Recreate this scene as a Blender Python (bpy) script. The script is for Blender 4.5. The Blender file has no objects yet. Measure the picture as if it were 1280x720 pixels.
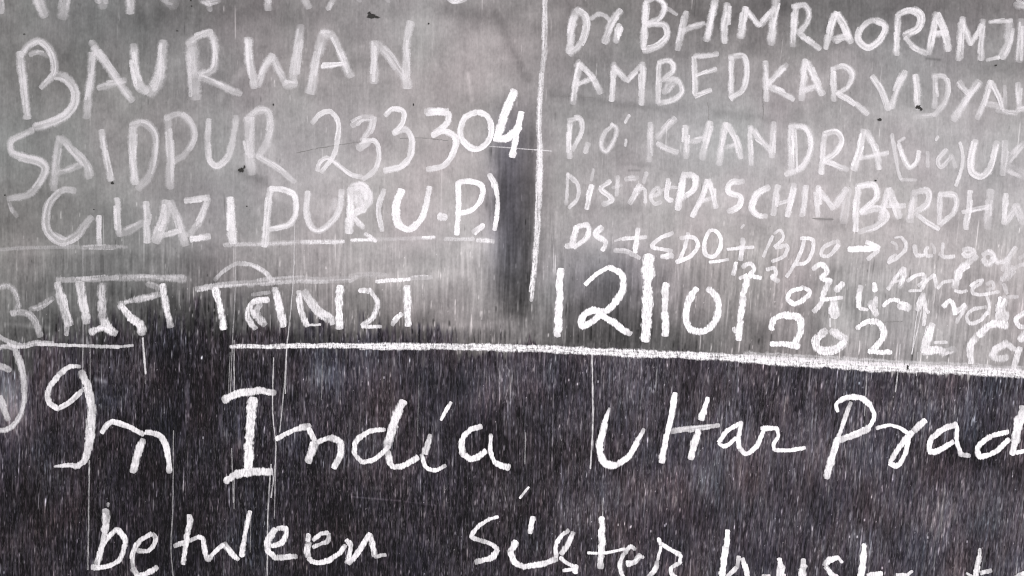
import bpy, math, random
import numpy as np

# ------------------------------------------------------------------ camera, world, lamp, exposure
SC = bpy.context.scene
COL = SC.collection
MID = 1.50                      # height of the middle of the view above the floor, metres
DIST = 1.15
cam_d = bpy.data.cameras.new("camera")
cam_d.sensor_width = 36.0
cam_d.lens = 36.0 * DIST / 1.28
cam_d.clip_start = 0.01
cam_d.clip_end = 200.0
cam = bpy.data.objects.new("camera", cam_d)
cam.location = (0, -DIST, MID)
cam.rotation_euler = (math.radians(90), 0, 0)
COL.objects.link(cam)
SC.camera = cam

world = bpy.data.worlds.new("World")
SC.world = world
world.use_nodes = True
bg = world.node_tree.nodes["Background"]
bg.inputs["Color"].default_value = (0.96, 0.97, 1.0, 1)
bg.inputs["Strength"].default_value = 0.42

ld = bpy.data.lights.new("front_area_light", "AREA")      # broad soft lamp added behind the camera to light the board
ld.shape = "RECTANGLE"
ld.size, ld.size_y = 2.6, 1.8
ld.energy = 60.0
ld.color = (1.0, 0.985, 0.97)
lamp = bpy.data.objects.new("front_area_light", ld)
lamp.location = (0.40, -2.1, MID + 0.10)
d = np.array([0.14, 0.0, MID - 0.02]) - np.array(lamp.location)
lamp.rotation_euler = (math.atan2(math.hypot(d[0], d[1]), -d[2]), 0, math.atan2(d[1], d[0]) - math.pi / 2)
COL.objects.link(lamp)

SC.view_settings.view_transform = "Standard"
SC.view_settings.look = "None"
SC.view_settings.exposure = 0.0
SC.view_settings.gamma = 1.0
SC.render.engine = "CYCLES"
SC.cycles.transparent_max_bounces = 48
SC.cycles.filter_width = 1.1

LIGHT = 1.13                    # brightness of a white surface under this lamp (albedo 1)
rng = np.random.default_rng(11)
random.seed(5)

# the board's own plane: one unit of the hand-measured sheet is one millimetre
def bx_(px): return (px - 640.0) / 1000.0
def bz_(py): return MID + (360.0 - py) / 1000.0
def lin(g):
    g = np.asarray(g, float) / 255.0
    return np.where(g <= 0.04045, g / 12.92, ((g + 0.055) / 1.055) ** 2.4)

# ------------------------------------------------------------------ chalk dust left on the board, dimmer light at top and left painted in (tone, 0..255)
UP = {
 -60: [(0,122),(150,118),(300,122),(450,140),(620,145),(700,130),(900,115),(1100,110),(1280,115)],
 20:  [(0,125),(100,121),(200,118),(300,125),(420,142),(520,152),(620,150),(660,135),(750,124),(900,115),(1000,110),(1100,112),(1200,116),(1280,120)],
 100: [(0,130),(100,128),(200,132),(300,142),(420,156),(520,160),(600,158),(650,148),(720,140),(900,148),(1000,150),(1100,148),(1200,150),(1280,148)],
 180: [(0,138),(100,138),(200,144),(300,155),(400,165),(500,168),(590,165),(632,122),(660,125),(700,150),(800,163),(950,168),(1100,162),(1280,158)],
 250: [(0,137),(100,138),(200,146),(300,158),(400,168),(500,172),(590,176),(614,165),(632,108),(655,112),(690,152),(800,170),(950,174),(1100,170),(1200,168),(1280,168)],
 300: [(0,130),(100,130),(150,130),(250,140),(350,153),(450,163),(550,170),(612,164),(632,98),(655,92),(685,150),(800,165),(950,166),(1050,168),(1150,170),(1280,164)],
 350: [(0,122),(60,114),(120,112),(180,110),(250,116),(300,130),(400,148),(500,158),(600,162),(630,100),(655,85),(676,145),(720,118),(760,96),(820,136),(900,150),(1000,156),(1150,168),(1280,168)],
 392: [(0,112),(80,102),(130,90),(200,68),(250,60),(300,88),(400,112),(500,130),(600,138),(632,96),(652,88),(676,122),(740,74),(790,90),(850,122),(950,138),(1050,148),(1150,162),(1280,162)],
 420: [(0,95),(60,80),(120,62),(200,44),(260,40),(320,58),(420,70),(500,80),(600,100),(650,108),(700,88),(780,70),(880,112),(1000,134),(1150,158),(1280,160)],
 470: [(0,85),(60,65),(120,52),(200,42),(260,38),(320,50),(420,54),(500,58),(600,80),(650,88),(700,84),(780,80),(880,100),(1000,118),(1150,146),(1280,150)],
}
LO = {
 405: [(0,90),(60,70),(150,50),(260,36),(330,46),(450,52),(560,55),(640,66),(760,62),(1280,66)],
 450: [(0,84),(60,60),(150,44),(250,38),(350,48),(450,52),(560,50),(640,54),(750,57),(850,60),(950,60),(1050,58),(1150,54),(1280,60)],
 500: [(0,80),(30,70),(60,48),(150,40),(250,34),(350,40),(450,46),(560,46),(640,54),(760,60),(900,60),(1000,54),(1100,60),(1280,62)],
 560: [(0,46),(100,40),(200,34),(300,34),(400,36),(500,40),(600,44),(700,48),(800,54),(900,60),(1000,63),(1100,64),(1200,50),(1280,54)],
 620: [(0,42),(100,36),(250,32),(400,33),(500,36),(600,38),(700,49),(800,56),(900,62),(1000,65),(1100,64),(1280,58)],
 700: [(0,40),(100,36),(250,32),(400,32),(500,34),(600,40),(700,48),(800,54),(900,57),(1000,59),(1100,63),(1280,60)],
 800: [(0,42),(250,36),(500,38),(800,52),(1280,58)],
}
M0X, M1X, M0Y, M1Y = -90, 1370, -80, 800          # finely meshed region, one millimetre per vertex
HX = 0.6                                             # finer across, where the grain is thin
NX, NY = int((M1X - M0X) / HX) + 1, M1Y - M0Y + 1
PX = M0X + HX * np.arange(NX)
M1X = PX[-1]
PY = np.arange(M0Y, M1Y + 1, dtype=float)

def field(tab):
    ys = sorted(tab)
    rows = np.array([np.interp(PX, [p[0] for p in tab[y]], [p[1] for p in tab[y]]) for y in ys])
    out = np.empty((NY, NX))
    f = np.interp(PY, ys, np.arange(len(ys)))
    i0 = np.clip(f.astype(int), 0, len(ys) - 2)
    t = (f - i0)[:, None]
    return rows[i0] * (1 - t) + rows[i0 + 1] * t

FY = np.fft.fftfreq(NY)[:, None]
FX = np.fft.rfftfreq(NX, d=HX)[None, :]
def blur(a, sx, sy):
    k = np.exp(-2 * math.pi ** 2 * ((FX * sx) ** 2 + (FY * sy) ** 2))
    return np.fft.irfft2(np.fft.rfft2(a) * k, s=(NY, NX))
def noise(sx, sy):
    a = blur(rng.standard_normal((NY, NX)), sx, sy)
    return a / a.std()
def shear(a):
    """lean the vertical grain to the right towards the right-hand side, as the wiping hand did"""
    yy = PY[:, None] - 360.0
    src = PX[None, :] + yy * lean(PX)[None, :]
    ix = np.clip((src - M0X) / HX, 0, NX - 1.001)
    i = ix.astype(int); t = ix - i
    r = np.arange(NY)[:, None]
    return a[r, i] * (1 - t) + a[r, i + 1] * t
def lean(px):
    return np.interp(px, [0, 300, 640, 950, 1280], [0.0, 0.0, 0.015, 0.09, 0.11])
def smooth(a, lo, hi):
    t = np.clip((a - lo) / (hi - lo), 0, 1)
    return t * t * (3 - 2 * t)

# where the dusty upper band ends and the dark lower board begins
edge_y = np.interp(PX, [0, 40, 100, 170, 230, 290, 420, 500, 640, 720, 1040, 1110, 1280, 1370],
                       [448, 440, 425, 404, 398, 410, 420, 424, 434, 436, 455, 463, 470, 472])
edge_w = np.interp(PX, [0, 150, 300, 600, 660, 1280], [16, 24, 20, 12, 4, 4])
jag = shear(noise(1.2, 14)) * np.interp(PX, [0, 640, 690, 1280], [11, 10, 3, 3])[None, :] + noise(10, 7) * np.interp(PX, [0, 640, 680, 1280], [9, 7, 0, 0])[None, :]
below = smooth(PY[:, None] + jag - edge_y[None, :], -edge_w[None, :], edge_w[None, :])
base = blur(field(UP), 6, 6) * (1 - below) + blur(field(LO), 9, 9) * below
base -= below * np.interp(PX, [0, 400, 800, 1280], [9, 9, 9, 7])[None, :]
TONE_AT = base + below * 10

STROKES = """
# --- top line, cut off by the frame
R 0 0 4
W pale chalk word of faded capitals cut off at the upper left corner | 188 .75 .35
L
S 38 180 : 0,-170 2,-60 6,66
L
S 58 186 : 130,-150 185,-20 222,84
S 60 172 : 360,-170 340,-40 312,92
L
S 55 170 : 470,-130 500,-30 520,40
S 50 186 : 640,-170 648,-40 656,66
L
S 60 152 : 790,-60 835,5 885,28
L
S 40 165 : 1010,0 1045,25 1050,48
S 30 172 : 1030,20 1100,4
L
S 46 190 : 1340,-160 1340,-40 1342,50
L
S 44 180 : 1500,-120 1520,-20 1546,40
S 30 190 : 1640,44 1658,10 1674,-10
L
S 24 170 : 1785,-10 1800,6
S 24 168 : 1930,-10 1944,8
L
S 26 225 : 2240,-4 2276,14 2330,-6
# --- second line
W faded pale chalk word BAURWAN in large capitals | 196 .8 .35
L
S 46 : 100,262 118,400 140,592
S 38 : 105,280 145,228 195,204 240,232 272,300 272,360 205,440
S 30 180 : 150,275 200,262 245,285
S 46 : 275,372 330,388 375,440 380,510 340,572 260,612 170,636
L
S 50 : 466,268 455,400 432,590
S 46 178 : 462,215 515,300
S 46 : 470,235 525,310 592,410 662,508
S 40 185 : 492,442 550,422 632,402
L
S 52 205 : 668,225 676,330 700,418 735,462
S 62 195 : 735,462 775,440 805,360 818,208
L
S 72 180 : 958,215 968,350 982,492
S 40 : 935,220 1000,182 1062,160
S 44 : 1062,165 1076,260 1062,345 1000,372
S 42 : 1000,382 1100,425 1205,472
L
R 240 0 4
S 48 215 : 278,192 290,310 312,440
S 44 200 : 330,432 368,330 405,275
S 44 : 405,278 432,345 472,420
S 48 205 : 470,425 515,420
S 50 : 505,410 522,290 548,130
L
S 56 200 : 592,465 620,320 655,172
S 46 205 : 650,165 705,175
S 44 205 : 705,180 750,285 795,385
S 28 228 : 648,332 770,322
L
S 46 205 : 912,208 914,300 908,415
S 46 195 : 920,215 988,280 1036,355 1066,390
S 50 212 : 1092,112 1070,230 1074,440
# --- third line
R 0 120 4
W faded pale chalk word SAIDPUR in large capitals with a trailing S | 196 .75 .35
L
S 42 : 165,170 100,200 54,230 58,280 130,308 200,328 228,362 200,430 140,495 40,516
S 26 165 : 45,530 62,570 85,605
L
S 50 178 : 302,205 285,300 270,470
S 44 190 : 305,205 372,280 425,340 448,410
S 40 180 : 285,385 350,368 412,340
L
S 38 208 : 510,172 530,300 556,422
L
S 44 212 : 665,160 668,300 678,440
S 44 188 : 655,152 720,135 775,185 778,300 750,400 690,465
L
S 46 195 : 838,105 852,280 852,462
S 40 185 : 828,112 900,92 960,145 972,210 930,290 872,330
L
S 38 208 : 1045,118 1040,240 1048,325 1085,352 1138,310 1165,210 1182,100
L
R 240 120 4
S 54 205 : 284,110 285,250 296,390
S 46 198 : 275,120 330,72 378,75 395,150 370,240 330,300
S 34 208 : 325,300 420,355 516,430
R 240 120 4
W pale chalk numeral 233304 beside the faded word SAIDPUR | 228 .5 .35
L
S 28 : 602,138 645,90 692,78 732,130 725,230 700,310 645,382
S 26 225 : 628,375 640,335 675,312 720,335 790,392 852,408
L
S 40 205 : 800,150 850,115 905,105
S 34 215 : 905,105 895,160 850,225
S 50 215 : 836,258 880,232
S 28 225 : 855,222 915,228 936,300 915,370 855,420
L
S 30 : 965,98 1005,66 1056,78 1056,130 1015,182
S 34 : 1005,186 1065,168 1096,210 1090,300 1050,350 960,374
L
R 400 80 4
S 40 240 : 525,240 570,238 640,238
S 34 235 : 640,240 640,290 570,345
S 34 240 : 560,358 620,338 682,372 670,440 625,505 535,530
L
S 34 240 : 790,242 725,270 702,340 735,408 790,424 840,385 855,310 835,258 790,242
L
S 46 252 : 972,132 930,230 885,370
S 40 250 : 870,378 935,372 1000,312
S 38 250 : 1010,242 985,340 960,465
# --- fourth line
R 0 220 4
W chalk word GHAZIPUR in capitals whose first letters are fainter than its last | 205 .65 .45
L
S 44 190 : 378,70 312,74 258,120 232,200 244,280 310,330 385,300 430,240 462,205
S 34 210 : 495,200 500,345
S 24 200 : 270,285 330,318
L
S 34 215 : 588,112 592,200 598,300
S 46 172 : 600,292 670,262 720,230
S 42 205 : 732,132 738,230 735,332
L
S 62 205 : 838,128 820,220 780,330
S 46 198 : 852,128 890,220 930,345
S 32 210 : 800,300 905,275
L
S 34 215 : 925,124 1048,106
S 38 205 : 1042,112 1000,220 945,300
S 40 230 : 955,318 1050,302
L
S 48 245 : 1152,110 1165,335
L
R 240 220 4
S 40 222 : 394,62 378,200 364,352
S 34 235 : 392,62 460,70 512,95 522,170 490,240 390,266
L
S 36 225 : 580,78 575,190 600,262 640,272 690,240 735,170 748,70
S 38 190 : 720,120 700,180
L
S 44 245 : 792,62 792,180 785,285
S 52 232 : 790,62 850,52 880,110 858,165 800,190
S 60 222 : 830,80 840,160
S 26 225 : 800,200 858,262
R 240 220 4
W bright chalk letters U.P. in brackets at the end of the address | 248 .5 .45
L
S 30 225 : 960,68 935,160 952,275
L
S 46 : 1050,70 1018,170 1036,255
S 36 : 1030,245 1085,268 1140,225 1170,150 1188,55
L
S 44 240 : 1240,200 1265,208
R 480 180 5.3333
L
S 42 250 : 495,252 495,440 485,605
S 42 252 : 495,256 590,252 655,285 650,360 590,440 480,468
L
S 46 240 : 600,588 660,545
L
S 48 248 : 705,210 745,290
S 34 245 : 740,270 758,380 752,470 735,575
# --- faint rule below the address
R 0 220 4
W broken faint chalk underline below the left address |  205 .9 .8
L
S 22 165 : -60,370 200,358 400,355
L
S 26 175 : 400,358 640,355
L
S 18 168 : 1115,340 1280,345
R 240 220 4
L
S 24 200 : 160,345 300,340
L
S 26 195 : 300,342 540,332
L
S 26 230 : 545,330 760,330
L
S 20 250 : 795,322 912,318
L
S 30 240 : 870,290 915,325
L
S 22 195 : 915,318 1150,310
L
S 20 245 : 1150,312 1215,308
R 480 180 5.3333
L
S 18 248 : 255,622 340,620
L
S 30 215 : 400,635 600,635
L
S 34 245 : 620,640 735,650
# --- Hindi line
R 0 310 4
W pale chalk first word of the line in Devanagari script | 190 .7 .6
L
S 36 172 : -20,205 45,192 82,235 90,300 60,330
S 36 175 : 60,326 125,322 170,355 205,442
S 30 168 : 150,305 190,295 268,250
L
S 32 175 : 285,160 440,156 592,148
S 48 205 : 290,175 312,270 350,385
S 26 180 : 335,380 335,432
S 42 210 : 398,170 415,270 440,375
L
S 50 185 : 512,178 510,290 516,375
S 40 235 : 452,425 510,398 582,428
S 36 235 : 520,360 560,412
L
S 40 162 : 585,150 742,146 830,152 930,154
S 28 205 : 595,280 690,258
S 34 200 : 680,262 800,232
S 34 228 : 598,285 640,330 680,375
S 46 225 : 650,345 700,382 710,432
S 11 200 : 715,450 722,540 730,630
L
S 36 235 : 815,182 836,310 856,395
S 40 140 : 850,150 922,152
S 30 150 : 740,180 800,200
R 240 310 4
W bright chalk second word of the line in Devanagari script | 228 .6 .6
L
S 34 190 : 20,205 120,190 285,175
S 22 190 : 112,162 165,110 225,76
S 28 205 : 225,76 300,85 362,120 408,168
S 38 250 : 118,200 140,300 160,405
L
S 30 235 : 385,258 310,272 278,340 318,405
S 40 195 : 345,275 322,330 365,385
S 42 240 : 415,200 440,310 458,392
S 22 180 : 300,235 390,220
L
S 40 172 : 280,178 400,165 540,158 680,160 800,158
S 34 235 : 535,215 550,320 578,390
S 44 210 : 560,215 620,300 690,360
S 34 225 : 640,322 690,345 705,380
S 14 235 : 580,385 645,382
S 42 252 : 742,190 735,290 738,402
L
S 26 190 : 790,165 825,145
S 30 170 : 790,140 900,135 990,140
S 22 250 : 920,168 1090,156
S 26 200 : 1095,152 1200,146
S 30 240 : 840,212 890,212
S 30 225 : 890,210 930,280 905,345 850,388
S 20 240 : 850,395 948,392
L
S 40 250 : 1075,190 1078,290 1080,388
S 28 240 : 1052,330 1025,352 1002,386
# --- bottom left flourish
R 0 310 4
W pale chalk flourish and partial letter cut off at the left edge | 190 .6 .5
L
S 28 185 : -30,425 40,465 100,488 190,474 270,478
S 20 215 : 190,480 400,488 600,494
S 16 180 : 600,494 668,486
L
S 26 180 : -30,505 40,492 85,510
S 36 195 : 72,498 100,560 118,640 124,720
R 0 440 4
S 28 200 : 124,190 120,260 100,325 50,382 -20,395
S 34 190 : -10,220 20,270 45,340
S 34 165 : -10,60 50,90
# --- the left rule and the long rule
R 0 0 1
W long bright horizontal chalk rule running to the right edge | 255 .6 1.0
L
S 6-7 : 288,433 340,433 400,432 470,433
S 9.5 : 450,433 540,433 620,434 700,436
S 10.5 : 690,437 760,440 830,443 900,446 960,450
S 11.5 250 : 948,450 1030,455 1110,460 1180,462 1290,468 1380,474
S 10 195 : 930,444 1020,448 1110,454 1200,458 1290,463
R 0 0 1
W tall vertical chalk rule between the two addresses | 235 .8 .8
L
S 6.5-7 212 : 684,-60 682,0 681,50 677,100
S 7-8 225 : 677,92 674,150 675,190 674,240
S 9-8 236 : 675,180 674,240 672,280 669,318
S 8-5 222 : 670,312 667,345 664,376
S 1.8 205 : 612,183 650,186 690,189
# --- right address, first line
R 660 0 4
W first line of pale chalk capitals at the top of the right address | 214 .65 .4
L
S 46 : 240,52 216,150 206,265
S 36 : 240,45 285,82 290,150 260,220 205,272
L
S 24 : 312,95 350,72 385,80 410,105
S 40 208 : 462,50 420,110 382,215
L
S 38 232 : 455,130 440,205
L
S 36 : 588,10 580,130 578,245
S 32 : 588,10 640,-6 680,28 660,88 590,122
S 34 : 600,122 682,128 695,180 640,235 575,254
S 22 195 : 690,40 745,75
L
S 36 200 : 790,60 770,150 745,250
S 32 190 : 770,155 880,115
S 40 : 935,-10 910,110 890,205
L
S 42 : 996,20 985,110 980,215
L
S 40 : 1088,38 1075,110 1062,190
S 32 : 1085,42 1160,130
S 34 : 1160,128 1232,40
S 44 : 1243,-10 1225,110 1215,222
R 960 0 4
L
S 36 : 140,30 130,130 122,232
S 32 : 120,36 180,26 206,75 185,130 145,168
S 32 : 150,165 205,205 258,248
L
S 36 : 338,62 310,150 288,245
S 38 : 345,68 385,140 412,215
S 42 198 : 330,195 400,180
L
S 36 : 530,102 468,140 452,200 500,238 560,200 588,130 530,102
L
S 34 : 650,75 645,170 642,275
S 34 : 640,78 710,52 760,80 750,140 678,182
S 32 : 685,190 740,245 795,268
L
S 36 : 842,65 822,170 802,272
S 36 : 845,68 880,150 900,255
S 36 198 : 825,172 890,165
L
S 36 : 970,88 960,190 950,302
S 32 : 970,100 1010,225
S 30 : 1010,225 1064,125
S 34 205 : 1072,100 1060,300
L
S 26 205 : 1105,112 1220,104
S 46 200 : 1208,110 1195,220 1165,290
S 24 220 : 1095,300 1150,290
L
S 42 195 : 1268,100 1252,308
L
S 44 190 : 1240,22 1310,40
# --- right address, second line
R 660 0 4
W second line of pale chalk capitals, wide across the right address | 218 .65 .4
L
S 36 : 260,320 240,420 225,520
S 32 : 255,315 320,382 362,468
S 26 : 250,422 335,388
S 22 180 : 235,330 255,305
L
S 34 : 430,315 425,400 415,505
S 32 : 428,332 490,405
S 32 : 490,405 566,330
S 34 : 572,315 570,420 566,524
L
S 28 : 655,318 650,420 648,518
S 28 : 650,312 712,308 726,350 668,402
S 30 : 680,400 748,402 768,460 732,496 650,520
S 36 195 : 735,405 680,460
L
S 28 : 828,285 834,390 835,478
S 30 200 : 830,285 950,272
S 26 : 840,378 940,345
S 28 : 832,480 915,452
L
S 32 : 1014,288 1014,400 1014,490
S 32 : 1005,288 1078,285 1092,370 1070,450 1010,492
L
S 32 : 1190,308 1190,400 1190,505
R 960 0 4
S 32 : 95,322 0,422
S 34 : -10,428 60,460 128,498
L
S 40 : 186,300 176,400 164,500
S 38 : 195,310 235,400 270,475
S 36 200 : 180,450 252,430
L
S 32 : 322,340 325,430 328,505
S 32 : 315,345 378,332 418,370 400,430 342,470
S 30 : 345,465 420,510 498,572
R 960 0 4
W last word of the second line in the right address, running out of the frame | 212 .65 .4
L
S 32 : 520,380 565,450 602,550
S 36 : 685,358 645,440 612,540
L
S 36 : 738,375 745,460 748,545
L
S 30 205 : 832,380 834,470 830,540
S 30 : 820,378 885,388 898,450 872,530 825,578
S 28 185 : 825,578 740,584
L
S 30 205 : 950,410 1000,472
S 44 : 1055,408 990,500 925,602
L
S 32 : 1108,405 1085,490 1042,595
S 32 : 1112,408 1150,480 1172,548
S 36 195 : 1090,522 1160,530
L
S 22 195 : 1180,430 1184,545
S 32 195 : 1140,550 1190,562 1240,565
L
S 34 : 1252,415 1256,540
S 34 205 : 1245,552 1320,536
# --- right address, third line
R 660 130 4
W third line of pale chalk capitals beginning with P.O. | 222 .6 .4
L
S 28 : 210,85 205,180 208,272
S 26 215 : 200,82 255,74 268,120 250,180 222,232
L
S 28 : 300,200 285,240
L
S 26 210 : 425,102 380,150 368,215 388,238 430,180 442,120 415,100
L
S 18 : 505,58 485,92
S 18 : 490,180 486,208
L
S 30 212 : 610,95 608,190 605,288
S 34 205 : 735,72 642,172
S 32 : 645,198 700,225 748,242
L
S 34 : 785,110 790,190 790,272
S 30 210 : 798,192 892,165
S 36 : 908,90 890,180 870,278
L
S 34 : 988,95 970,190 955,305
S 34 : 992,98 1038,180 1062,272
S 28 205 : 978,218 1055,200
L
S 30 : 1110,110 1110,200 1115,305
S 32 : 1110,118 1170,190 1222,238
S 30 : 1228,92 1222,180 1218,268
R 960 130 4
L
S 36 228 : 112,110 116,220 112,345
S 34 : 105,110 185,125 212,210 172,310 85,352
S 14 225 : 135,130 145,340
L
S 30 225 : 280,155 270,250 265,350
S 30 228 : 275,152 340,142 366,180 340,240 280,285
S 30 228 : 275,288 340,308 398,330
L
S 36 230 : 478,130 460,230 428,330
S 34 228 : 488,135 530,210 555,325
S 26 218 : 460,272 600,242
R 960 130 4
W thin faint chalk word in small letters inside brackets in the third line | 205 .8 .4
L
S 18 200 : 618,150 630,230 648,330 662,378
S 14 195 : 660,378 742,382
L
S 22 222 : 652,200 680,280 708,318 740,290 752,235
S 14 205 : 650,190 680,170
L
S 18 195 : 795,240 796,315
S 14 205 : 838,180 848,165
L
S 22 195 : 892,228 848,285 862,315 920,255
S 20 195 : 918,262 935,318
L
S 18 210 : 958,192 972,260 960,340 935,410
R 960 130 4
W broad smudged chalk capitals at the right edge of the third line | 215 .7 .4
L
S 36 225 : 1036,182 1015,270 1018,340 1060,362 1100,330 1142,188
L
S 36 195 : 1185,185 1170,355
S 38 195 : 1280,195 1190,290
S 60 188 : 1190,320 1300,360
# --- right address, fourth line
R 660 130 4
W uneven small chalk word District starting the fourth line | 212 .6 .5
L
S 16 200 : 200,345 196,420 190,505
S 20 210 : 198,350 248,402 246,470 205,522
L
S 14 195 : 328,325 315,385
S 24 228 : 316,405 302,470 292,525
L
S 24 218 : 412,385 365,425 412,462 420,480 372,505
L
S 20 212 : 450,360 442,460
S 16 195 : 420,420 470,405
L
S 26 195 : 490,375 545,370
S 18 200 : 592,345 578,392
S 34-26 208 : 560,405 535,455 508,498
S 18 215 : 530,430 580,425 588,495
L
S 20 212 : 612,462 655,445 648,418 612,460 632,500 665,490
L
S 22 225 : 702,375 694,470 722,484
S 16 205 : 665,432 712,418 748,420
R 660 130 4
W brighter chalk capitals filling the rest of the fourth line | 230 .6 .45
L
S 40 242 : 776,358 764,440 746,528
S 36 240 : 770,352 830,362 828,420 768,472
L
S 32 238 : 895,380 865,475 818,562
S 32 238 : 898,380 925,450 938,520
S 26 228 : 860,488 932,468
L
S 34 238 : 1078,385 1010,398 1000,435 1060,470 1050,510 998,538
L
S 38 238 : 1205,415 1145,450 1118,520 1150,558 1192,560
R 960 130 4
L
S 36 218 : 50,408 35,480 25,555
S 36 228 : 130,400 110,490 95,562
S 26 210 : 40,502 112,482
L
S 30 222 : 182,408 176,490 166,562
L
S 32 225 : 250,412 246,490 246,562
S 34 222 : 250,425 325,525
S 44 210 : 320,520 392,425
S 46 195 : 395,420 375,595
L
S 36 235 : 448,420 440,530 436,635
S 34 232 : 440,412 530,408 540,465 462,542
S 36 220 : 462,545 555,525 592,560 540,612 450,642
L
S 38 218 : 600,425 560,580
S 42 218 : 600,425 630,500 655,570
S 30 215 : 580,510 685,508
L
S 42 205 : 730,440 708,590
S 34 215 : 720,440 795,440 790,500 735,540
S 28 222 : 735,548 790,590 852,628
L
S 30 215 : 862,448 855,600
S 32 222 : 855,448 935,460 930,535 858,605
L
S 34 222 : 1010,435 998,530 985,625
S 28 220 : 970,540 1112,512
S 44 205 : 1112,430 1095,622
L
S 32 222 : 1188,450 1178,600
S 36 205 : 1180,600 1240,505
S 46 200 : 1235,510 1275,590
S 34 205 : 1285,590 1340,470
# --- right fifth line
R 680 260 4
W smudged thick chalk letters DS starting the short letter line | 238 .6 .5
L
S 34 : 165,92 150,140 140,195
S 30 : 165,92 215,88 218,140 150,200
S 40 225 : 140,185 115,190
L
S 30 : 292,95 258,130 308,172 290,212
R 680 260 4
W chalk plus sign with a thick upright beside the letters SDO | 238 .5 .45
L
S 22 248 : 390,155 512,145
S 28 248 : 470,102 456,222
S 26 200 : 350,212 410,218 480,250
S 16 215 : 355,165 385,155
R 680 260 4
W crisp chalk letters SDO between two plus signs | 242 .45 .4
L
S 24 : 645,124 570,158 540,192 590,206 640,215
S 36 : 590,242 640,240
L
S 24 : 722,125 702,200 672,272
S 24 : 680,150 748,148 768,185 735,238 660,272
L
S 24 248 : 832,112 800,175 810,235 848,242 882,185 872,128 832,112
S 18 245 : 825,270 922,260
R 680 260 4
W short chalk plus sign left of the letters BDO | 242 .45 .4
L
S 20 : 915,206 1048,195
S 28 : 995,152 982,262
S 14 215 : 985,100 998,85
R 680 260 4
W chalk letters BDO before the arrow | 232 .5 .45
L
S 20 : 1142,140 1118,190 1095,245
S 18 : 1148,128 1180,112 1195,150 1150,195
S 22 225 : 1155,198 1215,190 1200,240 1138,268
R 960 280 4
L
S 22 242 : 182,80 145,180 92,265
S 22 240 : 160,72 222,80 220,140 190,190 120,205
L
S 22 : 335,85 275,120 268,155 298,162 352,105
S 26 205 : 345,85 350,110
R 960 280 4
W small chalk arrow pointing right to a small smeared word | 242 .5 .4
L
S 28 : 400,126 540,122
S 22 : 488,90 555,122
S 20 215 : 552,130 495,178
R 1060 280 5.8
W small smeared chalk word after the arrow | 225 .7 .5
L
S 16 215 : 335,100 385,92
S 26 : 385,96 415,140 408,190 360,240 288,284
S 22 215 : 288,284 300,252 345,222
S 20 200 : 310,130 345,150 350,185
L
S 30-36 : 478,160 484,205 500,228
S 30 : 500,228 545,228
S 28 : 578,165 560,198 575,230 612,228
S 20 205 : 602,140 625,180 622,215
L
S 22 : 688,138 682,190 688,228
S 28 : 660,215 700,238 770,236
L
S 36 210 : 830,188 880,180 912,205 855,236 832,212
S 34-44 208 : 935,232 890,265 840,296 800,345
L
S 40 214 : 975,228 1020,206 1052,242 1012,286 975,252
S 34 208 : 1050,240 1082,276 1145,262
L
S 34-50 200 : 1218,170 1180,222 1150,285 1118,340
S 60-40 185 : 1185,325 1140,380 1112,420
S 30 195 : 1130,440 1145,500
S 30 190 : 1180,335 1240,300 1310,290
S 26 190 : 1235,250 1300,215
# --- the date
R 680 260 4
W bright bold chalk day 12 of the date | 255 .5 0.37
L
S 42 : 82,305 78,430 70,580
S 46 : 72,560 66,632
L
S 24 : 205,384 250,340 330,292
S 38 : 330,295 385,335 395,400 365,460 310,520
S 36 : 310,518 240,512 192,545 190,590 235,572 290,530
S 40 : 285,535 350,575 432,632
R 680 260 4
W bright bold chalk stroke thickest of the date, between 12 and 10 | 255 .5 0.47
L
S 66 : 524,248 520,340
S 54 : 518,340 515,500 508,665
R 680 260 4
W bright bold chalk month 10 of the date | 255 .5 0.47
L
S 46 252 : 605,385 606,430
S 34 238 : 606,430 602,520
S 42 252 : 602,520 606,575 606,638
L
S 38 : 765,402 725,460 710,540 722,590 760,615 815,610 865,550 872,480 850,430 815,405
R 680 260 4
W bright chalk slash with a bent top after the month 10 | 255 .5 0.47
L
S 34 : 1020,340 995,440
S 38 : 995,440 982,550 975,660
S 24 245 : 980,350 1010,335
S 34 235 : 950,605 960,615
R 680 260 4
W tiny thin chalk digits in a row above the date | 235 .6 .5
L
S 20 : 960,272 945,335
L
S 20 : 990,295 1030,278 1050,305 1030,335 1085,350
L
S 20 : 1112,308 1150,300 1155,335 1140,345 1172,370
R 960 280 4
L
S 24 242 : 222,225 265,205 292,238 270,270 312,285
W chalk digits 04 stacked above the year | 248 .5 .45
L
S 26 : 170,322 112,340 100,375 128,398 180,375 210,340 165,315
L
S 30 : 312,275 280,340 262,400 225,438
S 22 : 262,378 372,368
S 36 248 : 372,300 340,330
S 50 230 : 330,390 330,460
S 12 210 : 310,470 308,515
W bold chalk year 2022 standing on the long rule | 250 .5 .55
L
S 34 : 15,528 25,480 90,452
S 40 : 85,455 155,475 160,540 135,595
S 34 : 12,598 80,600 155,612
L
S 40 240 : 290,530 238,585 248,630
S 40 240 : 248,630 320,630 385,585
S 46 225 : 320,535 385,575
L
S 30 : 440,522 495,488 550,488
S 36 : 550,490 578,540 555,590 515,635
S 28 : 500,636 615,642
L
S 44 240 : 820,500 795,570 775,640
S 40 238 : 770,640 850,632 880,640
S 18 225 : 830,592 895,592
S 40 195 : 860,640 930,630
R 1060 350 5.8
W heavy bright chalk scribble of small letters right of 04 | 248 .5 .5
L
S 42 : 90,40 75,130 78,200
S 36 : 85,205 135,215
S 46 252 : 188,30 192,75
L
S 50 238 : 165,160 200,250
S 40 235 : 200,130 190,190
L
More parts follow.
